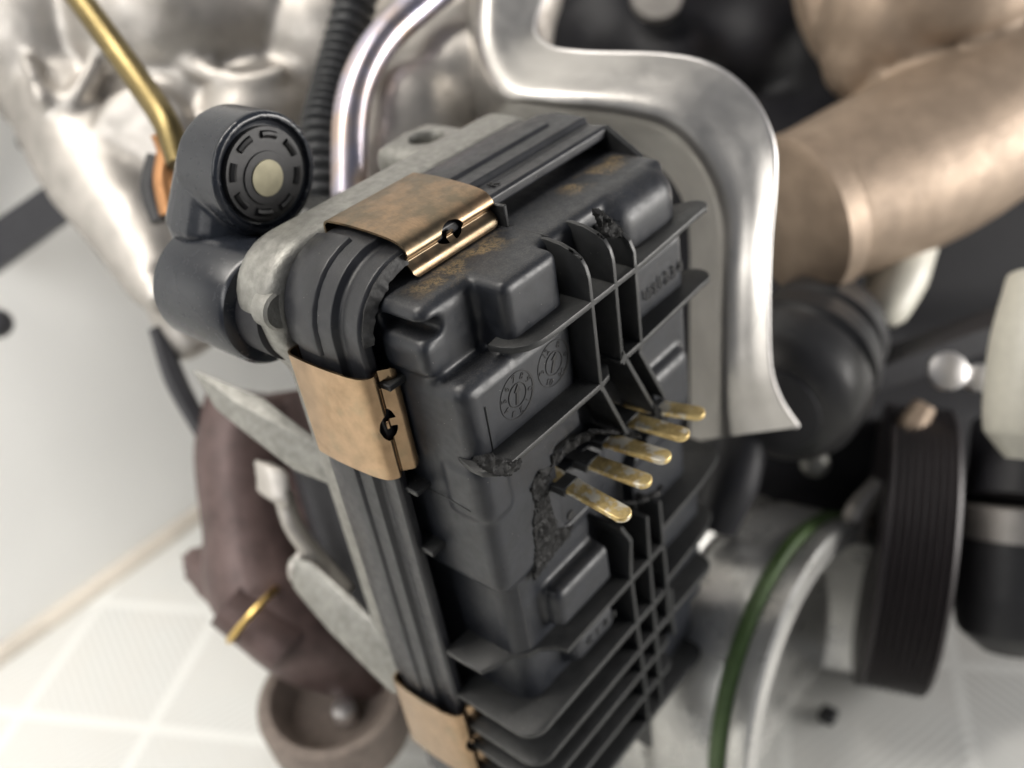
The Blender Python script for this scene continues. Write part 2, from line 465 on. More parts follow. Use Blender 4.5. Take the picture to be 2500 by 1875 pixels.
cols = [3.40, 4.22, 4.95]
for i, (x, bot) in enumerate(zip(cols, (1.86, 2.02, 2.05))):
    t = .115
    r = .95
    out = [(.9, 3), (.9, 5.08), (.48, 5.13)] + [(RF + r - r * math.cos(math.radians(a)) * 1.0 + .0, 5.13 - .42 * (1 - math.sin(math.radians(a)))) for a in (78, 60, 45, 30, 15, 0)] + [(RF, 4.6), (RF, bot), (.6, bot)]
    out = [(.9, bot), (.9, 5.08), (.46, 5.14), (.1, 5.10), (-.2, 5.0), (-.38, 4.88), (-.49, 4.70), (-.54, 4.5), (RF, 4.3), (RF, bot)]
    if i == 2: out = [(.9, bot), (.9, 4.75), (.1, 4.75), (-.25, 4.7), (-.45, 4.55), (RF, 4.3), (RF, bot)]
    link('rib', bm_me(prism(out, 'x', x - t / 2, x + t / 2, .022)), 'rib', act)
rib((3.40, 1.86), up('b', 1040, 1385)); rib((4.22, 2.02), up('b', 970, 480)); rib(up('b', 970, 480), up('b', 1345, 1140)); rib((4.95, 2.05), up('b', 1160, 470)); rib(up('b', 1160, 470), up('b', 1435, 965))
# lower three upright ribs, split by the broken connector
rib(up('c', 780, 1210), up('d', 1070, 240)); rib(up('d', 1070, 240), up('d', 1210, 1330)); rib(up('d', 1210, 1330), up('d', 1290, 2100))
rib(up('c', 1000, 900), up('d', 1270, 60)); rib(up('d', 1270, 60), up('d', 1400, 1600))
rib(up('c', 1170, 690), up('c', 1260, 1650)); rib(up('c', 1260, 1650), up('d', 1480, 760))
rib(up('c', 650, 1050), up('c', 780, 1210), t=.1)


def shelf(poly, zc, t=.13, name='shelf_rib'):
    return link(name, bm_me(prism(poly, 'z', zc - t / 2, zc + t / 2, .018)), 'rib', act)


shelf([(1.15, .3)] + [(1.2, 0), (1.3, -.22), (1.5, -.42), (1.8, -.53), (2.2, RF), (4.95, RF), (7.85, -.40)] + arc(7.95, -.12, .3, -80, 60, 6) + [(7.6, .5), (3, .6)], 3.88, .14)
shelf([(.0, .5), (-.12, .1), (-.12, -.25), (.05, -.5), (.35, RF), (3.45, RF), (3.75, RF + .05), (4.05, -.25), (4.1, .5)], 1.86, .14)
shelf([(4.2, RF), (4.95, RF), (7.7, -.42)] + arc(7.93, -.05, .38, -80, 60, 8) + [(7.6, .5), (4.2, .5)], 2.03, .14)
# wrap-around fins low down
shelf([(-.5, 1.95), (-.5, 1.3), (-.48, .78), (-.2, .62), (.25, .5), (.5, .15), (.8, .05), (1.05, -.25), (1.12, RF), (2.2, RF), (5.3, RF), (5.4, -.3), (5.4, 1), (4, 1), (.6, 1.8)], -4.35, .16)
for zc, x1 in ((-6.0, 5.4), (-7.1, 7.7), (-8.0, 5.4), (-9.0, 5.4), (-10.2, 7.0)):
    shelf([(-.5, 1.95)] + arc(.05, -.0, .55, 180, 270, 7) + [(x1 - .4, RF)] + arc(x1 - .4, RF + .4, .4, -90, 0, 5) + [(x1, 2), (1, 2)], zc, .15)
for zc, x1 in ((-3.8, 8.75), (-5.7, 8.3)):
    shelf([(5.25, RF)] + [(x1 - 1.5, RF + .06), (x1 - .6, RF + .18)] + arc(x1 - .5, .2, .52, -80, 20, 6) + [(x1, 1.6), (5.25, 1.6)], zc, .16)
link('flank_panel', bm_me(rbox(5.3, 8.1, .1, 3.6, -9, -3.85, .3, 4)), 'plastic', act)
rib(up('d', 1500, 400), (up('d', 1500, 400)[0] + .01, -8))

def joint(p, r=.125, y0=RF - .003):
    b = prism([(p[0] + r * c_, p[1] + r * s_) for c_, s_ in ((1, .25), (.35, .45), (.25, 1), (-.25, 1), (-.35, .45), (-1, .25), (-1, -.25), (-.35, -.45), (-.25, -1), (.25, -1), (.35, -.45), (1, -.25))], 'y', y0, .2)
    return link('rib_joint', bm_me(b), 'rib', act)


for x in cols: joint((x, 3.88))
joint((3.40, 1.86)); joint((4.25, 2.03)); joint((4.95, 2.03))
for zc in (-4.35, -6.0, -7.1, -8.0):
    for k in ((1070, 240), (1270, 60)):
        p0 = up('d', *k); p1 = up('d', 1210, 1330) if k[0] == 1070 else up('d', 1400, 1600); t_ = (zc - p0[1]) / (p1[1] - p0[1])
        joint((p0[0] + (p1[0] - p0[0]) * t_, zc), .11)

# ---- connector: socket floor, broken shroud, five pins
link('connector_floor', bm_me(rbox(2.1, 5.9, .28, .6, -1.7, .9, .03, 1)), 'plastic', act)


def crack(pts, h=.12, wd=.1, name='broken_edge', y=0.0):
    P = catmull([(p[0], 0, p[1]) for p in pts], len(pts) * 9); rows = []
    for i, p in enumerate(P):
        t = (P[min(i + 1, len(P) - 1)] - P[max(i - 1, 0)]).normalized(); n = Vector((-t.z, 0, t.x))
        w_ = wd * (.6 + .9 * noise.noise(p * 3.1 + Vector((9, 0, 0)))); hh = h * (.5 + 1.2 * abs(noise.noise(p * 4.7)))
        rows.append([p + n * w_ + Vector((0, y + .05, 0)), p + n * w_ * .5 + Vector((0, y - hh, 0)), p - n * w_ * .4 + Vector((0, y - hh * .8, 0)), p - n * w_ + Vector((0, y + .05, 0))])
    return link(name, bm_me(jag(grid_mesh(rows, True, True), .035, 9)), 'fracture', act)


q = lambda *a: up(*a, pl=0)


def patch(poly, y=-.01, amp=.06, cell=.035, freq=4.0, name='broken_surface', mat='fracture', axis='y'):
    from mathutils.geometry import intersect_point_tri_2d
    xs = [p[0] for p in poly]; zs = [p[1] for p in poly]; x0, z0 = min(xs), min(zs)
    nx = int((max(xs) - x0) / cell) + 2; nz = int((max(zs) - z0) / cell) + 2
    def ins(x, zz):
        c_ = False
        for i in range(len(poly)):
            (ax_, az), (bx, bz) = poly[i], poly[i - 1]
            if (az > zz) != (bz > zz) and x < (bx - ax_) * (zz - az) / (bz - az) + ax_: c_ = not c_
        return c_
    G = [[ins(x0 + i * cell + .02 * noise.noise(Vector((i * .9, j * .9, 1))), z0 + j * cell) for j in range(nz)] for i in range(nx)]
    bm = bmesh.new(); V = {}
    def vt(i, j):
        if (i, j) not in V:
            edge = not all(0 <= a < nx and 0 <= b < nz and G[a][b] for a in (i - 1, i, i + 1) for b in (j - 1, j, j + 1))
            P = Vector((x0 + i * cell, 0, z0 + j * cell))
            h = abs(noise.noise(P * freq)) * 1.3 + .6 * abs(noise.noise(P * freq * 2.7)) + .3 * noise.noise(P * freq * 7)
            P.y = y + .03 if edge else y - amp * h
            V[(i, j)] = bm.verts.new(P)
        return V[(i, j)]
    for i in range(nx - 1):
        for j in range(nz - 1):
            if G[i][j] and G[i + 1][j] and G[i][j + 1] and G[i + 1][j + 1]:
                bm.faces.new((vt(i, j), vt(i + 1, j), vt(i + 1, j + 1), vt(i, j + 1)))
    bmesh.ops.solidify(bm, geom=bm.faces[:], thickness=-.05)
    return link(name, bm_me(bm), mat, act)


patch([q(6, *p) for p in ((1050, 480), (1160, 480), (1100, 540), (960, 620), (830, 720), (780, 800), (760, 900), (780, 1050), (840, 1215), (960, 1190), (930, 1290), (800, 1440), (700, 1590), (645, 1655), (625, 1600), (640, 1400), (620, 1200), (640, 1050), (600, 930), (640, 830), (680, 760), (770, 740), (760, 650), (860, 630), (900, 560))], y=.0, amp=.07)
patch([up(6, *p) for p in ((1100, 470), (1220, 480), (1330, 470), (1420, 490), (1500, 560), (1400, 545), (1200, 530), (1090, 520))], y=RF + .12, amp=.10)
patch([up('c', *p) for p in ((560, 700), (700, 690), (900, 690), (1040, 590), (1150, 540), (1230, 440), (1230, 520), (1180, 660), (1080, 660), (900, 760), (700, 760))], y=RF + .06, amp=.10)
patch([up('b', *p) for p in ((950, 1370), (1060, 1350), (1190, 1360), (1170, 1440), (1080, 1420), (1000, 1430))], y=RF, amp=.12)
patch([up('b', *p) for p in ((1280, 1010), (1330, 1040), (1445, 1160), (1440, 1230), (1330, 1290), (1270, 1290), (1240, 1200), (1300, 1150))], y=RF - .02, amp=.12, mat='rib')
patch([up('a', *p) for p in ((740, 500), (840, 490), (1000, 620), (1090, 720), (1085, 830), (980, 850), (890, 830), (830, 720))], y=-.30, amp=.12)
patch([up('a', *p) for p in ((860, 580), (990, 620), (1000, 650), (920, 630), (890, 690), (865, 650))], y=-.46, amp=.03, mat='rib', cell=.025)
patch([up('a', *p) for p in ((380, 890), (450, 920), (560, 990), (600, 1060), (540, 1060), (440, 980))], y=RF + .05, amp=.05, mat='rib')
patch([up('a', *p) for p in ((690, 730), (760, 750), (820, 800), (820, 850), (740, 810))], y=RF + .05, amp=.05, mat='rib')
# broken end of the shelf that wrapped the corner
patch([up(6, *p) for p in ((150, 690), (330, 650), (480, 700), (560, 660), (550, 760), (470, 845), (330, 840), (240, 780))], y=RF + .02, amp=.08, mat='fracture')
# sink mark low on the front corner
link('sink_mark', bm_me(prism([(.15, -1.12), (.5, -1.2), (1.08, -1.12), (1.1, -1.17), (.6, -1.36), (.3, -1.34)], 'y', .02, .2, .02)), 'mould_shade', act)


# plugs of plastic round the pin roots
pad = [q(6, 800, 900), q(6, 960, 720), q(6, 1090, 560), q(6, 1200, 560), q(6, 1200, 900), q(6, 1050, 1100), q(6, 850, 1230)]
link('connector_pad', bm_me(prism(pad, 'y', .02, .5, .03)), 'plastic', act)
link('connector_hole', bm_me(revolve([(-.02, .0), (-.02, .12), (.0, .13), (.02, .12)], (q(6, 930, 1130)[0], .01, q(6, 930, 1130)[1]), (0, 1, 0), 20)), 'mould_shade', act)
pins = [((905, 960), (1330, 1200)), ((1075, 775), (1505, 935)), ((1195, 600), (1660, 745)), ((1385, 445), (1805, 570)), ((1600, 345), (1945, 400))]
labels = ['nearest pin, tarnished and bent down', 'second pin, dark brown tarnish', 'middle pin', 'fourth pin, bright yellow', 'farthest pin']
for i, (b0, t0) in enumerate(pins):
    base = U(z(6, *b0), 'y', RF + (.1, .15, .2, .1, .0)[i])
    zc = base.z
    tip = U(z(6, *t0), 'z', zc - (.12 if i == 0 else .03))
    d = (tip - base); L = d.length; d.normalize()
    side = Vector((1, 0, 0)); side = (side - d * side.dot(d)).normalized(); nn = side.cross(d)
    if nn.z < 0: nn = -nn
    hw = .22
    o2 = [(-.9, -hw), (L - hw * .9, -hw)] + [(L - hw * .9 + math.sin(math.radians(a)) * hw * .9, -math.cos(math.radians(a)) * hw) for a in range(15, 166, 15)] + [(L - hw * .9, hw), (-.9, hw)]
    bm = bmesh.new(); th = .07
    A = [bm.verts.new(base + d * u + side * v + side * hw + nn * th) for u, v in o2]; B = [bm.verts.new(base + d * u + side * v + side * hw - nn * th) for u, v in o2]
    bm.faces.new(A); bm.faces.new(B[::-1])
    for k in range(len(o2)): bm.faces.new((A[k], B[k], B[(k + 1) % len(o2)], A[(k + 1) % len(o2)]))
    bmesh.ops.recalc_face_normals(bm, faces=bm.faces[:]); bev(bm, .035, 3, .3)
    tag(link('connector_pin', bm_me(bm), 'gold', act), labels[i])
    # grey plastic stub the pin comes out of
    s = rbox(base.x - .05, base.x + .48, base.y + .05, .6, zc - .14, zc + .10, .03, 1)
    link('pin_root', bm_me(s), 'rib', act)

# ---- mould date wheels and lettering
def wheel(c, r, digits, arrow_ang, name='date_stamp'):
    rows_ = []
    for k in range(48):
        a = k * 2 * math.pi / 48; w_ = .012 + .045 * max(0, math.cos(a + .35)); ca, sa = math.cos(a), math.sin(a)  # ring widens on one side as painted shade of the recess wall
        rows_.append([(c[0] + ca * rr, yy, c[1] + sa * rr) for rr, yy in ((r, .01), (r, -.012), (r - w_, -.012), (r - w_, .01))])
    rows_.append(rows_[0])
    root = link(name, bm_me(grid_mesh(rows_, True)), 'mould_shade', act)
    link('inner_ring', bm_me(revolve([(-.0, r * .52), (-.012, r * .52), (-.012, r * .49), (.0, r * .48)], (c[0], -.004, c[1]), (0, 1, 0), 40, False)), 'mould_shade', root)
    b = merge([rbox(-.045, .045, -.01, .004, -r * .40, r * .28, .004, 1), prism([(-.10, r * .14), (.10, r * .14), (0, r * .46)], 'y', -.012, .004)])
    b.transform(Matrix.Translation((c[0], -.006, c[1])) @ Matrix.Rotation(math.radians(arrow_ang), 4, 'Y'))
    link('arrow', bm_me(b), 'mould_shade', root)
    for i, s_ in enumerate(digits):
        a = math.radians(60 - i * 360 / len(digits)); pos = Vector((c[0] + r * .75 * math.cos(a), -.006, c[1] + r * .75 * math.sin(a)))
        mt = Matrix.Translation(pos) @ Matrix.Rotation(math.radians(90), 4, 'X') @ Matrix.Rotation(a - math.pi / 2, 4, 'Z')
        link('digit', text_me(s_, r * .42, .006, mt), 'mould_shade', root)


wheel(q(4, 515, 1150), .52, '8901234567', 12)
wheel(q(4, 795, 905), .52, ['8', '0', '04', '03', '3', '12'], 25)
mt = lambda p, y: Matrix.Translation((p[0], y, p[1])) @ Matrix.Rotation(math.radians(90), 4, 'X')
l0 = q('a', 1470, 1200); l1 = q('a', 1270, 1380)
for k_, ch in enumerate('1234'):
    link('lettering', text_me(ch, .46, .012, mt((l0[0] - .42 + k_ * .28, l0[1]), -.055)), 'mould_shade', act)
for k_, ch in enumerate('US'):
    link('lettering', text_me(ch, .40, .012, mt((l1[0] - .15 + k_ * .3, l1[1]), -.055)), 'mould_shade', act)
for k_, ch in enumerate('C104'):
    link('lettering', text_me(ch, .36, .012, mt((2.2 + k_ * .34, -5.2), -.3)), 'rib', act)
lg = text_me('R', .34, .012, Matrix.Translation((4.0, 2.25, 5.735)))
link('lettering', lg, 'mould_shade', act)


# ---- spring clips: sheet with a horseshoe window, profile in (outward n, y)
cp = [(.40, 3.98), (.52, 4.10), (.70, 4.10), (.79, 4.0), (.81, 3.85), (.835, 3.3), (.815, 2.6), (.775, 2.15), (.71, 1.90), (.61, 1.79), (.50, 1.76), (.42, 1.83), (.35, 1.86), (.27, 1.80), (.19, 1.72), (.10, 1.69), (.03, 1.69)]


def clip(length):
    P = catmull([(a, b, 0) for a, b in cp], 150)
    S = [0]
    for i in range(1, len(P)): S.append(S[-1] + (P[i] - P[i - 1]).length)
    NL = 96; bm = bmesh.new(); V = {}
    LT = S[-1]
    s0 = LT - .42   # centre of the window along the profile
    def inside(l, s):
        x = (l - length / 2) / .36; yv = (s - s0) / (.32 if s < s0 else .20)
        if x * x + yv * yv > 1: return False
        tx = abs(l - length / 2 + .02)
        return not (tx < .09 and s > s0 - .10)
    def corner(l, s):
        r = .16; dl = min(l, length - l); ds = LT - s
        return dl < r and ds < r and (r - dl) ** 2 + (r - ds) ** 2 > r * r
    for i in range(len(P) - 1):
        for j in range(NL):
            l0 = j / NL * length; l1 = (j + 1) / NL * length; lm = (l0 + l1) / 2; sm = (S[i] + S[i + 1]) / 2
            if inside(lm, sm) or corner(lm, sm): continue
            f = []
            for (a, b) in ((i, j), (i, j + 1), (i + 1, j + 1), (i + 1, j)):
                if (a, b) not in V: V[(a, b)] = bm.verts.new((b / NL * length, P[a].y, P[a].x))
                f.append(V[(a, b)])
            bm.faces.new(f)
    # relax the stair-stepped borders
    for _ in range(3):
        new = {}
        for v in bm.verts:
            if v.is_boundary:
                nb = [e.other_vert(v) for e in v.link_edges if e.is_boundary]
                if len(nb) == 2: new[v] = v.co * .5 + (nb[0].co + nb[1].co) * .25
        for v, c in new.items(): v.co = c
    o = bpy.data.objects.new('tmp', bm_me(bm)); COL.objects.link(o)
    s = o.modifiers.new('s', 'SOLIDIFY'); s.thickness = .05; s.offset = 0
    me = bake(o); bpy.data.objects.remove(o); return me


cm = clip(2.5)
c1 = cm.copy(); c1.transform(Matrix.Translation((.88, 0, 5.15)))
tag(link('spring_clip', c1, 'bronze2', act), 'bronze clip on the top edge, brown tarnish')
# left clips: outward n -> -x, length runs down
L2 = Matrix(((0, 0, -1, 0), (0, 1, 0, 0), (-1, 0, 0, 0), (0, 0, 0, 1)))
c2 = cm.copy(); c2.transform(Matrix.Translation((-.05, 0, 3.78)) @ L2)
tag(link('spring_clip', c2, 'bronze', act), 'smooth bronze clip on the left edge')
c3 = cm.copy(); c3.transform(Matrix.Translation((-.05, 0, -6.5)) @ L2)
tag(link('spring_clip', c3, 'bronze', act), 'bronze clip low on the left edge, cut by the frame')

# ================================================================== GREY CASTING BEHIND THE COVER
cast = empty('actuator_casting', (3, 6, -6), 'dull grey cast metal base plate behind the black actuator cover', 'metal casting')
pl = prism([(-.2, -8), (-.2, 2.6), (-.85, 3.7), (-.92, 4.4)] + arc(.35, 4.5, 1.25, 180, 90, 8) + [(7.6, 5.75), (7.6, -8)], 'y', 4.1, 5.5, .3, 4)
parts_ = [pl, rbox(1.6, 7.4, 5, 8, -6, 4.6, .6, 4), rbox(4.9, 7.0, 5.2, 7.2, 4.6, 5.5, .3, 3)]
parts_.append(revolve([(-1.2, .8), (0, .8)], (6.0, 6.25, 5.5), (0, 0, 1), 32))
me = fuse(parts_, .11, 4, [revolve([(-.6, .42), (.6, .42)], (6.0, 6.25, 5.5), (0, 0, 1), 24)])
link('base_plate', me, 'zinc', cast)
link('lug', bm_me(revolve([(-.4, .42), (.0, .42), (.06, .36)], (-.62, 4.2, 4.62), (0, -1, 0), 24)), 'zinc', cast)
# arms reaching left, seen below the sensor
def slab(pts, off=(0, 1.6, 0), r=.12):
    b = bmesh.new()
    for p in pts:
        v = PD(*p); b.verts.new(v); b.verts.new(v + Vector(off))
    bmesh.ops.convex_hull(b, input=b.verts[:])
    bmesh.ops.dissolve_limit(b, angle_limit=.05, verts=b.verts[:], edges=b.edges[:])
    bev(b, r, 3, .3); return b


link('arm', bm_me(slab([(578, 985, 25), (640, 1085, 24.8), (720, 1150, 24.6), (850, 1200, 23.8), (850, 1130, 23.6), (760, 1060, 24.2)], (0, 1.8, .5))), 'zinc', cast)
link('arm', bm_me(slab([(785, 1455, 27), (800, 1540, 27), (960, 1700, 26.5), (1000, 1690, 26), (960, 1560, 26), (850, 1470, 26.6)], (.2, 1.6, .6))), 'zinc', cast)
a3 = fuse([tube([PD(690, 1200, 27.4), PD(720, 1290, 27.5), PD(790, 1380, 28), PD(850, 1450, 28)], [.30, .3, .3], 10), slab([(650, 1135, 27), (715, 1150, 27), (715, 1240, 27), (665, 1230, 27)], (0, .8, 0), .1), ball(PD(735, 1390, 28), .45, (1, .6, 1.3))], .1, 3)
link('arm', a3, 'alu', cast)
link('rear_web', bm_me(tube([PD(830, 1100, 30), PD(900, 1330, 30), PD(960, 1500, 30)], 1.6, 8)), 'dark2', cast)

# ================================================================== POSITION SENSOR
yS = 6.4
c = U((652, 425), 'y', yS)
sen = empty('position_sensor', c, 'black round sensor with a dull brass disc in its face, left of the casting', 'sensor')
cb = U((664, 745), 'y', 5.5)
hd = revolve([(0, 1.28), (.05, 1.33), (1.4, 1.33), (1.5, 1.25)], c, (0, 1, 0), 64)
bk = tube([c + Vector((0, 1.25, 0)), c + Vector((-.55, 1.4, -1.0)), c + Vector((-.4, 1.6, -2.8))], [1.2, 1.25, 1.2], 28, smoothpath=False)
link('sensor_head', fuse([hd, bk], .05, 2, [revolve([(-.5, 1.16), (.16, 1.16)], c, (0, 1, 0), 48)]), 'sensor', sen)
link('sensor_face', bm_me(revolve([(.04, 1.0), (.06, 1.01), (.2, 1.02)], c, (0, 1, 0), 48)), 'rubber', sen)
link('brass_disc', bm_me(revolve([(-.03, .395), (.0, .40), (.2, .40)], c + Vector((-.02, 0, -.08)), (0, 1, 0), 32)), basic('dull_brass', (.30, .28, .20), .5, .8), sen)
link('hub', bm_me(revolve([(-.0, .57), (.02, .58), (.2, .58)], c + Vector((-.02, 0, -.08)), (0, 1, 0), 40)), 'rubber', sen)
for k in range(8):
    a0 = math.radians(k * 45 + 8); mid_ = []
    for t_ in range(6):
        a = a0 + math.radians(26) * t_ / 5; mid_.append((c.x + .84 * math.cos(a), c.y + .045, c.z + .84 * math.sin(a)))
    link('slot', bm_me(tube(mid_, .085, 8, smoothpath=False)), 'mould_shade', sen)
link('sensor_barrel', bm_me(revolve([(-.1, 1.0), (-.05, 1.25), (.05, 1.32), (2.5, 1.32), (2.6, 1.22)], cb, (0, 1, 0), 56)), 'sensor', sen)
link('gap_shade_ring', bm_me(revolve([(-.9, .9), (-.85, 1.0), (-.1, 1.0), (-.05, .95)], cb, (0, 1, 0), 48)), 'dark', sen)  # near-black ring put in as the shade of the gap at the barrel end

# ================================================================== BACKGROUND ENGINE PARTS
def thing(name, me, mat, label, cat, group=None):
    return tag(link(name, me, mat), label, cat, group)


# big cast aluminium manifold, upper left
bl = []
for (x, y, d, r, sc3) in ((560, -20, 36, 5.0, (1.3, 1, .9)), (820, 90, 35.5, 3.6, (1, 1, 1)), (130, 110, 34.5, 3.0, (1, .9, 1.25)), (640, 260, 33.5, 2.0, (1.2, 1, .8)), (990, 150, 34, 2.6, (1, 1, 1)), (300, 90, 35.5, 2.8, (1, 1, 1)), (450, 250, 34.5, 2.6, (1, 1, 1))):
    bl.append(ball(PD(x, y, d), r, sc3))
bl.append(tube([PD(10, 120, 33.5), PD(60, 300, 33), PD(150, 470, 32), PD(300, 630, 31), PD(400, 740, 30)], [.45, .45, .45, .5], 14))
bl.append(tube([PD(150, 210, 34), PD(230, 400, 33), PD(330, 560, 32), PD(400, 700, 31)], [1.9, 1.7, 1.5, 1.1], 20))
bl.append(tube([PD(370, 560, 32), PD(425, 700, 31.5), PD(450, 800, 31.5), PD(490, 860, 31.5)], [1.3, 1.1, .9, .7], 16))
bl.append(revolve([(0, 1.6), (1.0, 1.75), (3, 1.9)], PD(345, 335, 31.5), PD(345, 335, 34) - PD(345, 335, 31.5) + Vector((1.2, 0, -.6)), 32))
bl.append(tube([PD(350, 90, 32.5), PD(470, 165, 32), PD(600, 195, 31.8), PD(700, 175, 32)], .32, 12))
bl.append(tube([PD(220, 20, 32.5), PD(235, 130, 32), PD(190, 230, 31.8), PD(100, 260, 32)], .35, 12))
bl.append(tube([PD(60, 130, 31.5), PD(110, 260, 31.5)], .3, 12))
thing('intake_manifold', fuse(bl, .2, 7), 'alu', 'bright cast aluminium manifold filling the blurred upper left corner', 'manifold')
# centre aluminium neck that joins the bracket
bl = [ball(PD(1000, 320, 29), 1.9, (1, 1, 1.2)), ball(PD(1110, 200, 30), 2.2), ball(PD(1180, 90, 31), 2.3), ball(PD(950, 420, 28.5), 1.6), ball(PD(1060, 60, 32), 2.2), ball(PD(1240, -30, 31), 1.9), ball(PD(1230, 150, 29), 1.3)]
thing('aluminium_neck', fuse(bl, .18, 30, fac=.8), 'alu', 'rounded cast aluminium neck behind the actuator, between the bent pipe and the shield', 'metal neck')
# shield / bracket
outer = [(1345, -60, 28), (1305, 60, 27.5), (1335, 115, 26.8), (1430, 132, 26.2), (1620, 138, 25.6), (1740, 165, 25.2), (1830, 235, 25), (1882, 340, 25), (1888, 450, 25.2), (1876, 600, 25.6), (1872, 760, 26), (1878, 900, 26.5), (1905, 980, 27), (1945, 1040, 27.5)]
ridge = [(1190, -60, 27.5), (1180, 90, 27), (1230, 215, 26), (1340, 245, 25.4), (1520, 265, 25), (1640, 300, 24.8), (1710, 370, 24.8), (1752, 450, 25), (1775, 540, 25.2), (1775, 660, 25.4), (1772, 780, 25.8), (1772, 900, 26.2), (1775, 990, 26.8), (1790, 1060, 27.2)]
inner = [(1140, -60, 30), (1120, 120, 29.5), (1170, 290, 28.6), (1300, 320, 28), (1480, 345, 27.8), (1570, 370, 27.6), (1640, 430, 27.8), (1680, 510, 28), (1690, 600, 28), (1690, 700, 28.2), (1690, 800, 28.5), (1690, 900, 29), (1690, 1000, 29.4), (1690, 1080, 29.6)]
mid = [((a[0] + b[0]) / 2, (a[1] + b[1]) / 2, (a[2] + b[2]) / 2 - .12) for a, b in zip(outer, ridge)]
edge = [(a[0] - 6, a[1] + 8, a[2] + .25) for a in outer]
me = loft([outer, mid, ridge, [((a[0] * .5 + b[0] * .5), (a[1] * .5 + b[1] * .5), (a[2] * .5 + b[2] * .5) - .25) for a, b in zip(ridge, inner)], inner], 90, .16, 7)
shd = empty('aluminium_shield', PD(1800, 400, 25.5), 'curved pressed aluminium shield bending down to the right of the actuator', 'metal shield')
link('sheet', me, 'alu2', shd)
link('rolled_edge', bm_me(tube([PD(*p) for p in outer], .10, 10, seg=120)), 'steelb', shd)
# bent steel pipe, corrugated hose, brass pipe
thing('bent_pipe', bm_me(tube([PD(1150, -90, 28), PD(1040, 0, 27.6), PD(940, 90, 27), PD(880, 190, 26.5), PD(856, 300, 26.2), PD(854, 480, 26)], .50, 28)), 'steel', 'polished steel pipe with violet tint curving down behind the actuator', 'pipe')
P_ = [PD(885, -60, 29.5), PD(843, 100, 29), PD(810, 220, 28.5), PD(785, 330, 28), PD(785, 500, 27.6)]
thing('corrugated_hose', bm_me(tube(P_, .5, 24, seg=260, rfun=lambda i, t: .44 + .22 * abs(math.sin(i * .27)))), basic('hose_rubber', (.04, .042, .045), .4), 'black corrugated conduit running down beside the bent steel pipe', 'hose')
br = empty('brass_pipe', PD(300, 160, 26), 'brass coloured pipe slanting down from the top left to an orange sleeve', 'pipe')
link('pipe', bm_me(tube([PD(130, -90, 27.5), PD(240, 60, 27), PD(340, 200, 26.5), PD(405, 300, 26), PD(440, 400, 25.8)], .36, 24)), 'brass', br)
link('copper_sleeve', bm_me(tube([PD(395, 325, 26), PD(408, 370, 26.2), PD(402, 440, 26.4), PD(420, 520, 26.6)], [.3, .28, .3, .34], 20)), 'copper', br)
link('collar', bm_me(tube([PD(388, 380, 26.9), PD(375, 460, 27), PD(395, 540, 27)], [.32, .38, .3], 20)), 'rubber', br)
# exhaust manifold, tan
bl = [tube([PD(2330, -300, 36), PD(2310, -60, 35.5), PD(2300, 60, 35), PD(2310, 150, 35)], [4.6, 4.3, 3.9, 2.6], 32),
      tube([PD(2680, -200, 37), PD(2580, 60, 36), PD(2470, 230, 35), PD(2300, 360, 34), PD(2120, 450, 33), PD(1960, 515, 32)], [3.1, 3.1, 3.1, 3.05, 2.95, 2.6], 32), ball(PD(2190, 70, 35.2), 2.9), ball(PD(2110, 150, 35), 1.5), ball(PD(2520, 60, 35), 3.2), tube([PD(2060, 120, 35.5), PD(2420, 160, 35)], [1.2, 2.4], 20)]
ex = empty('exhaust_manifold', PD(2200, 400, 34), 'tan rough cast exhaust manifold elbow filling the upper right', 'exhaust manifold')
link('manifold_body', fuse(bl, .2, 3), 'iron', ex)
ax = (PD(1900, 590, 31.8) - PD(2060, 525, 32.6))
link('collar', bm_me(revolve([(0, 2.55), (.15, 2.72), (1.0, 2.78), (1.3, 2.4)], PD(1990, 512, 32.2), ax, 48)), 'iron', ex)
link('exhaust_pipe', bm_me(tube([PD(2760, 560, 40), PD(2450, 620, 40), PD(2200, 600, 40), PD(2100, 560, 40)], 1.5, 24)), 'rust', ex)
link('flange', bm_me(tube([PD(1980, -60, 38), PD(2010, 60, 38), PD(2060, 140, 38)], .9, 8)), 'iron', ex)
# dark engine block behind
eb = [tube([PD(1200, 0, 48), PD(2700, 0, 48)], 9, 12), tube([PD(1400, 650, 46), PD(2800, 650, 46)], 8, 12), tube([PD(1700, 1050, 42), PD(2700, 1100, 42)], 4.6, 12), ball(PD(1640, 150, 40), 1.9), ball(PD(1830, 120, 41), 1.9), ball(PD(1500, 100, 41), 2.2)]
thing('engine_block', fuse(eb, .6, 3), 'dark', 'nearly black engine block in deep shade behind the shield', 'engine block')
thing('round_plug', bm_me(revolve([(0, .9), (.1, 1), (.5, 1)], PD(1600, 0, 38), (-.5, -.5, .6), 24)), 'alu', 'small bright metal plug at the top edge, in the dark opening', 'plug')
# rubber mount
axm = (PD(1890, 1010, 29) - PD(2060, 760, 33)).normalized()
o_ = PD(2040, 770, 33.5)
mt_ = empty('rubber_mount', o_, 'ribbed black rubber mount right of the shield', 'rubber mount')
pr = [(-2.5, 1.4), (-2.4, 1.9), (-1.8, 2.15), (-1.1, 2.2), (-.9, 1.95), (-.6, 1.95), (-.4, 2.4), (.4, 2.45), (.6, 2.2), (.8, 2.15), (1.0, 2.5), (2.0, 2.45), (2.5, 2.2), (2.8, 1.7)]
link('ribbed_body', bm_me(revolve(pr, PD(1965, 880, 31.5), axm, 48)), 'rubber', mt_)
link('end_cap', bm_me(revolve([(2.7, 1.6), (2.9, 1.5), (3.0, .7)], PD(1965, 880, 31.5), axm, 36)), 'dark2', mt_)
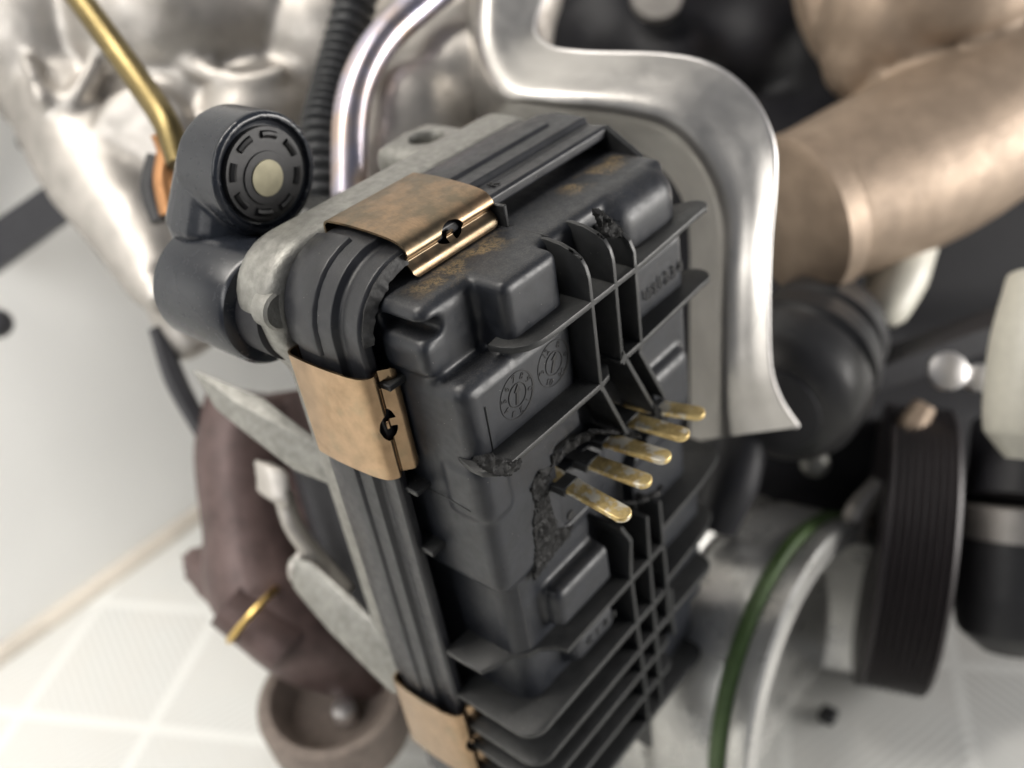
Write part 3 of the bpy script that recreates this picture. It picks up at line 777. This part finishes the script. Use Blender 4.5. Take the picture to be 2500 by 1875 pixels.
# lever, bars and screws on the right
thing('cream_lever', bm_me(jag(tube([PD(2230, 560, 34), PD(2190, 680, 33), PD(2160, 760, 32.5), PD(2150, 790, 32.5)], [.95, 1.0, .75, .45], 20), .02, 1)), 'cream', 'cream plastic lever hanging below the tan manifold', 'lever')
thing('black_bar', bm_me(tube([PD(2080, 930, 33), PD(2350, 830, 33.5), PD(2600, 740, 34)], .68, 4)), 'dark2', 'flat black bar running right from the rubber mount', 'bar')
thing('white_cylinder', bm_me(tube([PD(2560, 700, 28.4), PD(2520, 850, 28), PD(2500, 1000, 27.8), PD(2494, 1060, 27.8), PD(2490, 1120, 27.8)], [1.15, 1.15, 1.1, 1.0, .4], 28)), 'cream', 'glossy white rounded cylinder at the right edge', 'cylinder')
for (x, y, r) in ((2310, 908, .62), (2385, 925, .45)):
    thing('hex_bolt', bm_me(revolve([(-.3, r * .8), (0, r), (.25, r), (.35, r * .6)], PD(x, y, 31), (-.5, -.5, .7), 12)), 'steelb', 'bright bolt head, left one of the pair by the white cylinder' if x < 2350 else 'bright bolt head nearest the white cylinder', 'bolt', 'bolts by the white cylinder')
thing('gold_stud', bm_me(tube([PD(2195, 1095, 33), PD(2225, 1040, 33), PD(2258, 990, 33)], [.45, .5, .40], 16)), 'iron', 'short gold coloured stud in the dark area below the bolts', 'stud')
thing('grey_post', bm_me(tube([PD(1820, 1060, 31), PD(1790, 1180, 31), PD(1750, 1280, 31.5)], [.75, .8, .7], 16)), 'dark2', 'dull metal post beside the right flank of the actuator', 'post')
thing('pipe_stub', bm_me(ball(PD(1990, 1130, 33), .5)), 'zinc', 'small grey round pipe stub in the dark gap right of the actuator', 'pipe stub')
thing('metal_blade', bm_me(tube([PD(2150, 1180, 33), PD(2095, 1250, 33), PD(2080, 1320, 33)], [.35, .45, .5], 10)), 'alu', 'pale metal blade above the green sealed outlet', 'blade')
# dark pulley and motor lower right
axp = (RW.transposed() @ Vector((.95, .115, -.29))).normalized()
pu = empty('belt_pulley', PD(2200, 1300, 33), 'tall dark grooved belt pulley at the lower right', 'pulley')
pr = [(-1.2, 4.2), (-1.15, 5.0), (-1.05, 5.1)] + [(-.95 + i * .12, 5.1 - (.14 if i % 2 else 0)) for i in range(17)] + [(1.1, 5.0), (1.15, 4.3), (.9, 3.8), (.8, 1.0)]
link('grooved_wheel', bm_me(revolve(pr, PD(2205, 1335, 35), axp, 72)), basic('pulley_black', (.022, .018, .02), .45, .2, bump=.3, bscale=4), pu)
mo = empty('electric_motor', PD(2440, 1400, 33), 'dark grey motor can with a silver ribbed band at the lower right edge', 'motor')
link('motor_can', bm_me(tube([PD(2480, 1290, 33), PD(2470, 1450, 33), PD(2468, 1540, 33), PD(2466, 1590, 33)], [1.9, 1.9, 1.7, .9], 36)), 'rubber', mo)
link('ribbed_band', bm_me(tube([PD(2483, 1235, 33), PD(2480, 1312, 33)], 1.95, 72, smoothpath=False)), 'alu', mo)
link('motor_top', bm_me(tube([PD(2500, 1050, 34), PD(2484, 1236, 33.2)], 1.7, 36, smoothpath=False)), 'dark', mo)
# outlet with green seal
def arc_band(prof, o, ax, up_, a0, a1, n=60):
    ax = ax.normalized(); v = (up_ - ax * up_.dot(ax)).normalized(); u = v.cross(ax)
    rows = []
    for k in range(n + 1):
        a = math.radians(a0 + (a1 - a0) * k / n); rows.append([o + ax * h + (u * math.sin(a) + v * math.cos(a)) * r for h, r in prof])
    return grid_mesh(rows, True, True)


RT = RW.transposed()
oc = PD(1992, 1685, 33); vw = (oc - CAM).normalized()
mm = RT @ Vector((.94, .34, 0)); mm = (mm - vw * mm.dot(vw)).normalized()
axo = (mm * .945 - vw * .33).normalized()
ou = empty('air_outlet', oc, 'short silver metal outlet ring with a thin green seal, lower right of the actuator', 'outlet')
rv = lambda pr_: bm_me(revolve(pr_, oc, axo, 128, False))
link('outlet_body', rv([(-5.5, 3.6), (-4.6, 4.0), (-4.4, 5.2), (-4.2, 5.75), (-3.9, 5.95), (-3.1, 5.95), (-2.9, 5.6), (-2.5, 5.6), (-2.35, 5.95), (-1.3, 5.98), (-.75, 5.9), (-.7, 5.5)]), 'sleeve', ou)
link('green_seal', rv([(-.72, 5.6), (-.70, 5.95), (-.6, 6.05), (-.32, 6.05), (-.22, 5.95), (-.2, 5.6)]), 'green', ou)
link('outlet_sleeve', rv([(-.22, 5.5), (-.2, 5.88), (-.1, 5.95), (.42, 5.95), (.52, 5.86), (.52, 5.2), (.42, 5.12), (-.6, 5.05), (-1.6, 4.7), (-1.8, 3.4), (-1.8, .01)]), 'sleeve', ou)
link('rust_speck', bm_me(ball(PD(2112, 1295, 34.5), .35)), 'copper', ou)
thing('black_plug', bm_me(rbox(-.3, .3, -.3, .3, -.65, .65, .08, 2)), 'rubber', 'small black rectangular plug on the white table', 'plug').matrix_world = Matrix.Translation(PD(2020, 1765, 36))
# brown casting, lower left
bl = [tube([PD(610, 960, 31.5), PD(590, 1100, 31.5), PD(610, 1280, 31.5), PD(640, 1420, 31.5), PD(720, 1530, 31.5), PD(810, 1590, 32.5), PD(900, 1620, 34)], [1.35, 1.5, 1.5, 1.8, 1.6, 1.4, 1.3], 20),
      tube([PD(680, 960, 32.5), PD(720, 1200, 32.5), PD(760, 1450, 32.5)], 1.4, 16), ball(PD(620, 1130, 32), 1.6, (.9, 1, 1.6)), slab([(510, 1415, 31), (600, 1370, 31), (640, 1500, 30.5), (560, 1530, 30.5), (520, 1490, 31)], (.2, 2, 0), .25)]
bc = empty('turbine_bracket', PD(600, 1200, 31), 'purplish brown cast bracket at the lower left, under the grey arms', 'bracket')
link('bracket_casting', fuse(bl, .15, 3), 'rust', bc)
axc = (PD(640, 1540, 30) - PD(560, 1470, 30)).normalized(); gc = PD(618, 1500, 29.3)
link('gold_ring', bm_me(tube([gc + (Matrix.Rotation(math.radians(k * 15), 3, axc) @ axc.orthogonal().normalized()) * 1.0 for k in range(25)], .11, 8, smoothpath=False)), 'goldring', bc)
link('stub_shaft', bm_me(tube([PD(560, 1470, 30.2), PD(700, 1585, 30.2)], .85, 24, smoothpath=False)), 'rust', bc)
M['foot'] = basic('grey_brown_iron', (.22, .18, .155), .55, .3, bump=.5, bscale=6, var=.25)
cupo = PD(825, 1738, 33)
axu = (RW.transposed() @ Vector((-.08, -.75, -.65))).normalized()
bm = revolve([(0, .01), (0.02, 1.2), (.3, 1.6), (1.0, 1.85), (1.2, 2.05), (1.2, 2.35), (1.0, 2.5), (-.7, 2.45), (-.8, 2.3), (-.8, .01)], cupo, axu, 56)
link('ring_foot', bm_me(bm), 'foot', bc)
link('screw', bm_me(revolve([(0, .4), (.5, .38), (.6, .05)], PD(845, 1748, 32.6), axu, 16)), 'steelb', bc)
thing('steel_strip', bm_me(tube([PD(385, 800, 31), PD(430, 930, 31), PD(500, 1060, 31)], [.3, .35, .3], 6)), 'dark2', 'thin dark strip hanging below the sensor barrel at the left', 'strip')
# dark strap and stud at left edge
thing('black_strap', bm_me(tube([PD(-60, 640, 38), PD(110, 520, 37), PD(240, 430, 36.5)], [1.1, 1.0, 1.0], 4, smoothpath=False)), 'dark2', 'dark flat strap crossing the white backdrop at the left edge', 'strap')
thing('small_stud', bm_me(ball(PD(72, 343, 35), .45)), 'rubber', 'small dark stud against the white backdrop, upper left', 'stud')
thing('dark_knob', bm_me(ball(PD(-6, 790, 36), .55)), 'dark2', 'dark knob just entering the frame at the left edge', 'knob')

# ================================================================== SETTING
TZ = -18.0; WY = 29.1
tag(link('backdrop_seam', bm_me(tube([(-140, WY - .1, TZ), (160, WY - .1, TZ)], .55, 10, smoothpath=False)), basic('stained_seam', (.66, .60, .52), .8, 0, var=.2, vscale=.4)), kind='structure')
bm = bmesh.new()
for v in ((-140, WY + 0, TZ), (160, WY, TZ), (160, -120, TZ), (-140, -120, TZ)): bm.verts.new(v)
bm.faces.new(bm.verts[:])
tag(link('table', bm_me(bm), 'mat', None, False), kind='structure')
tag(link('backdrop', bm_me(rbox(-140, 160, WY, WY + .5, TZ - .5, 90, 0)), 'wall', None, False), kind='structure')
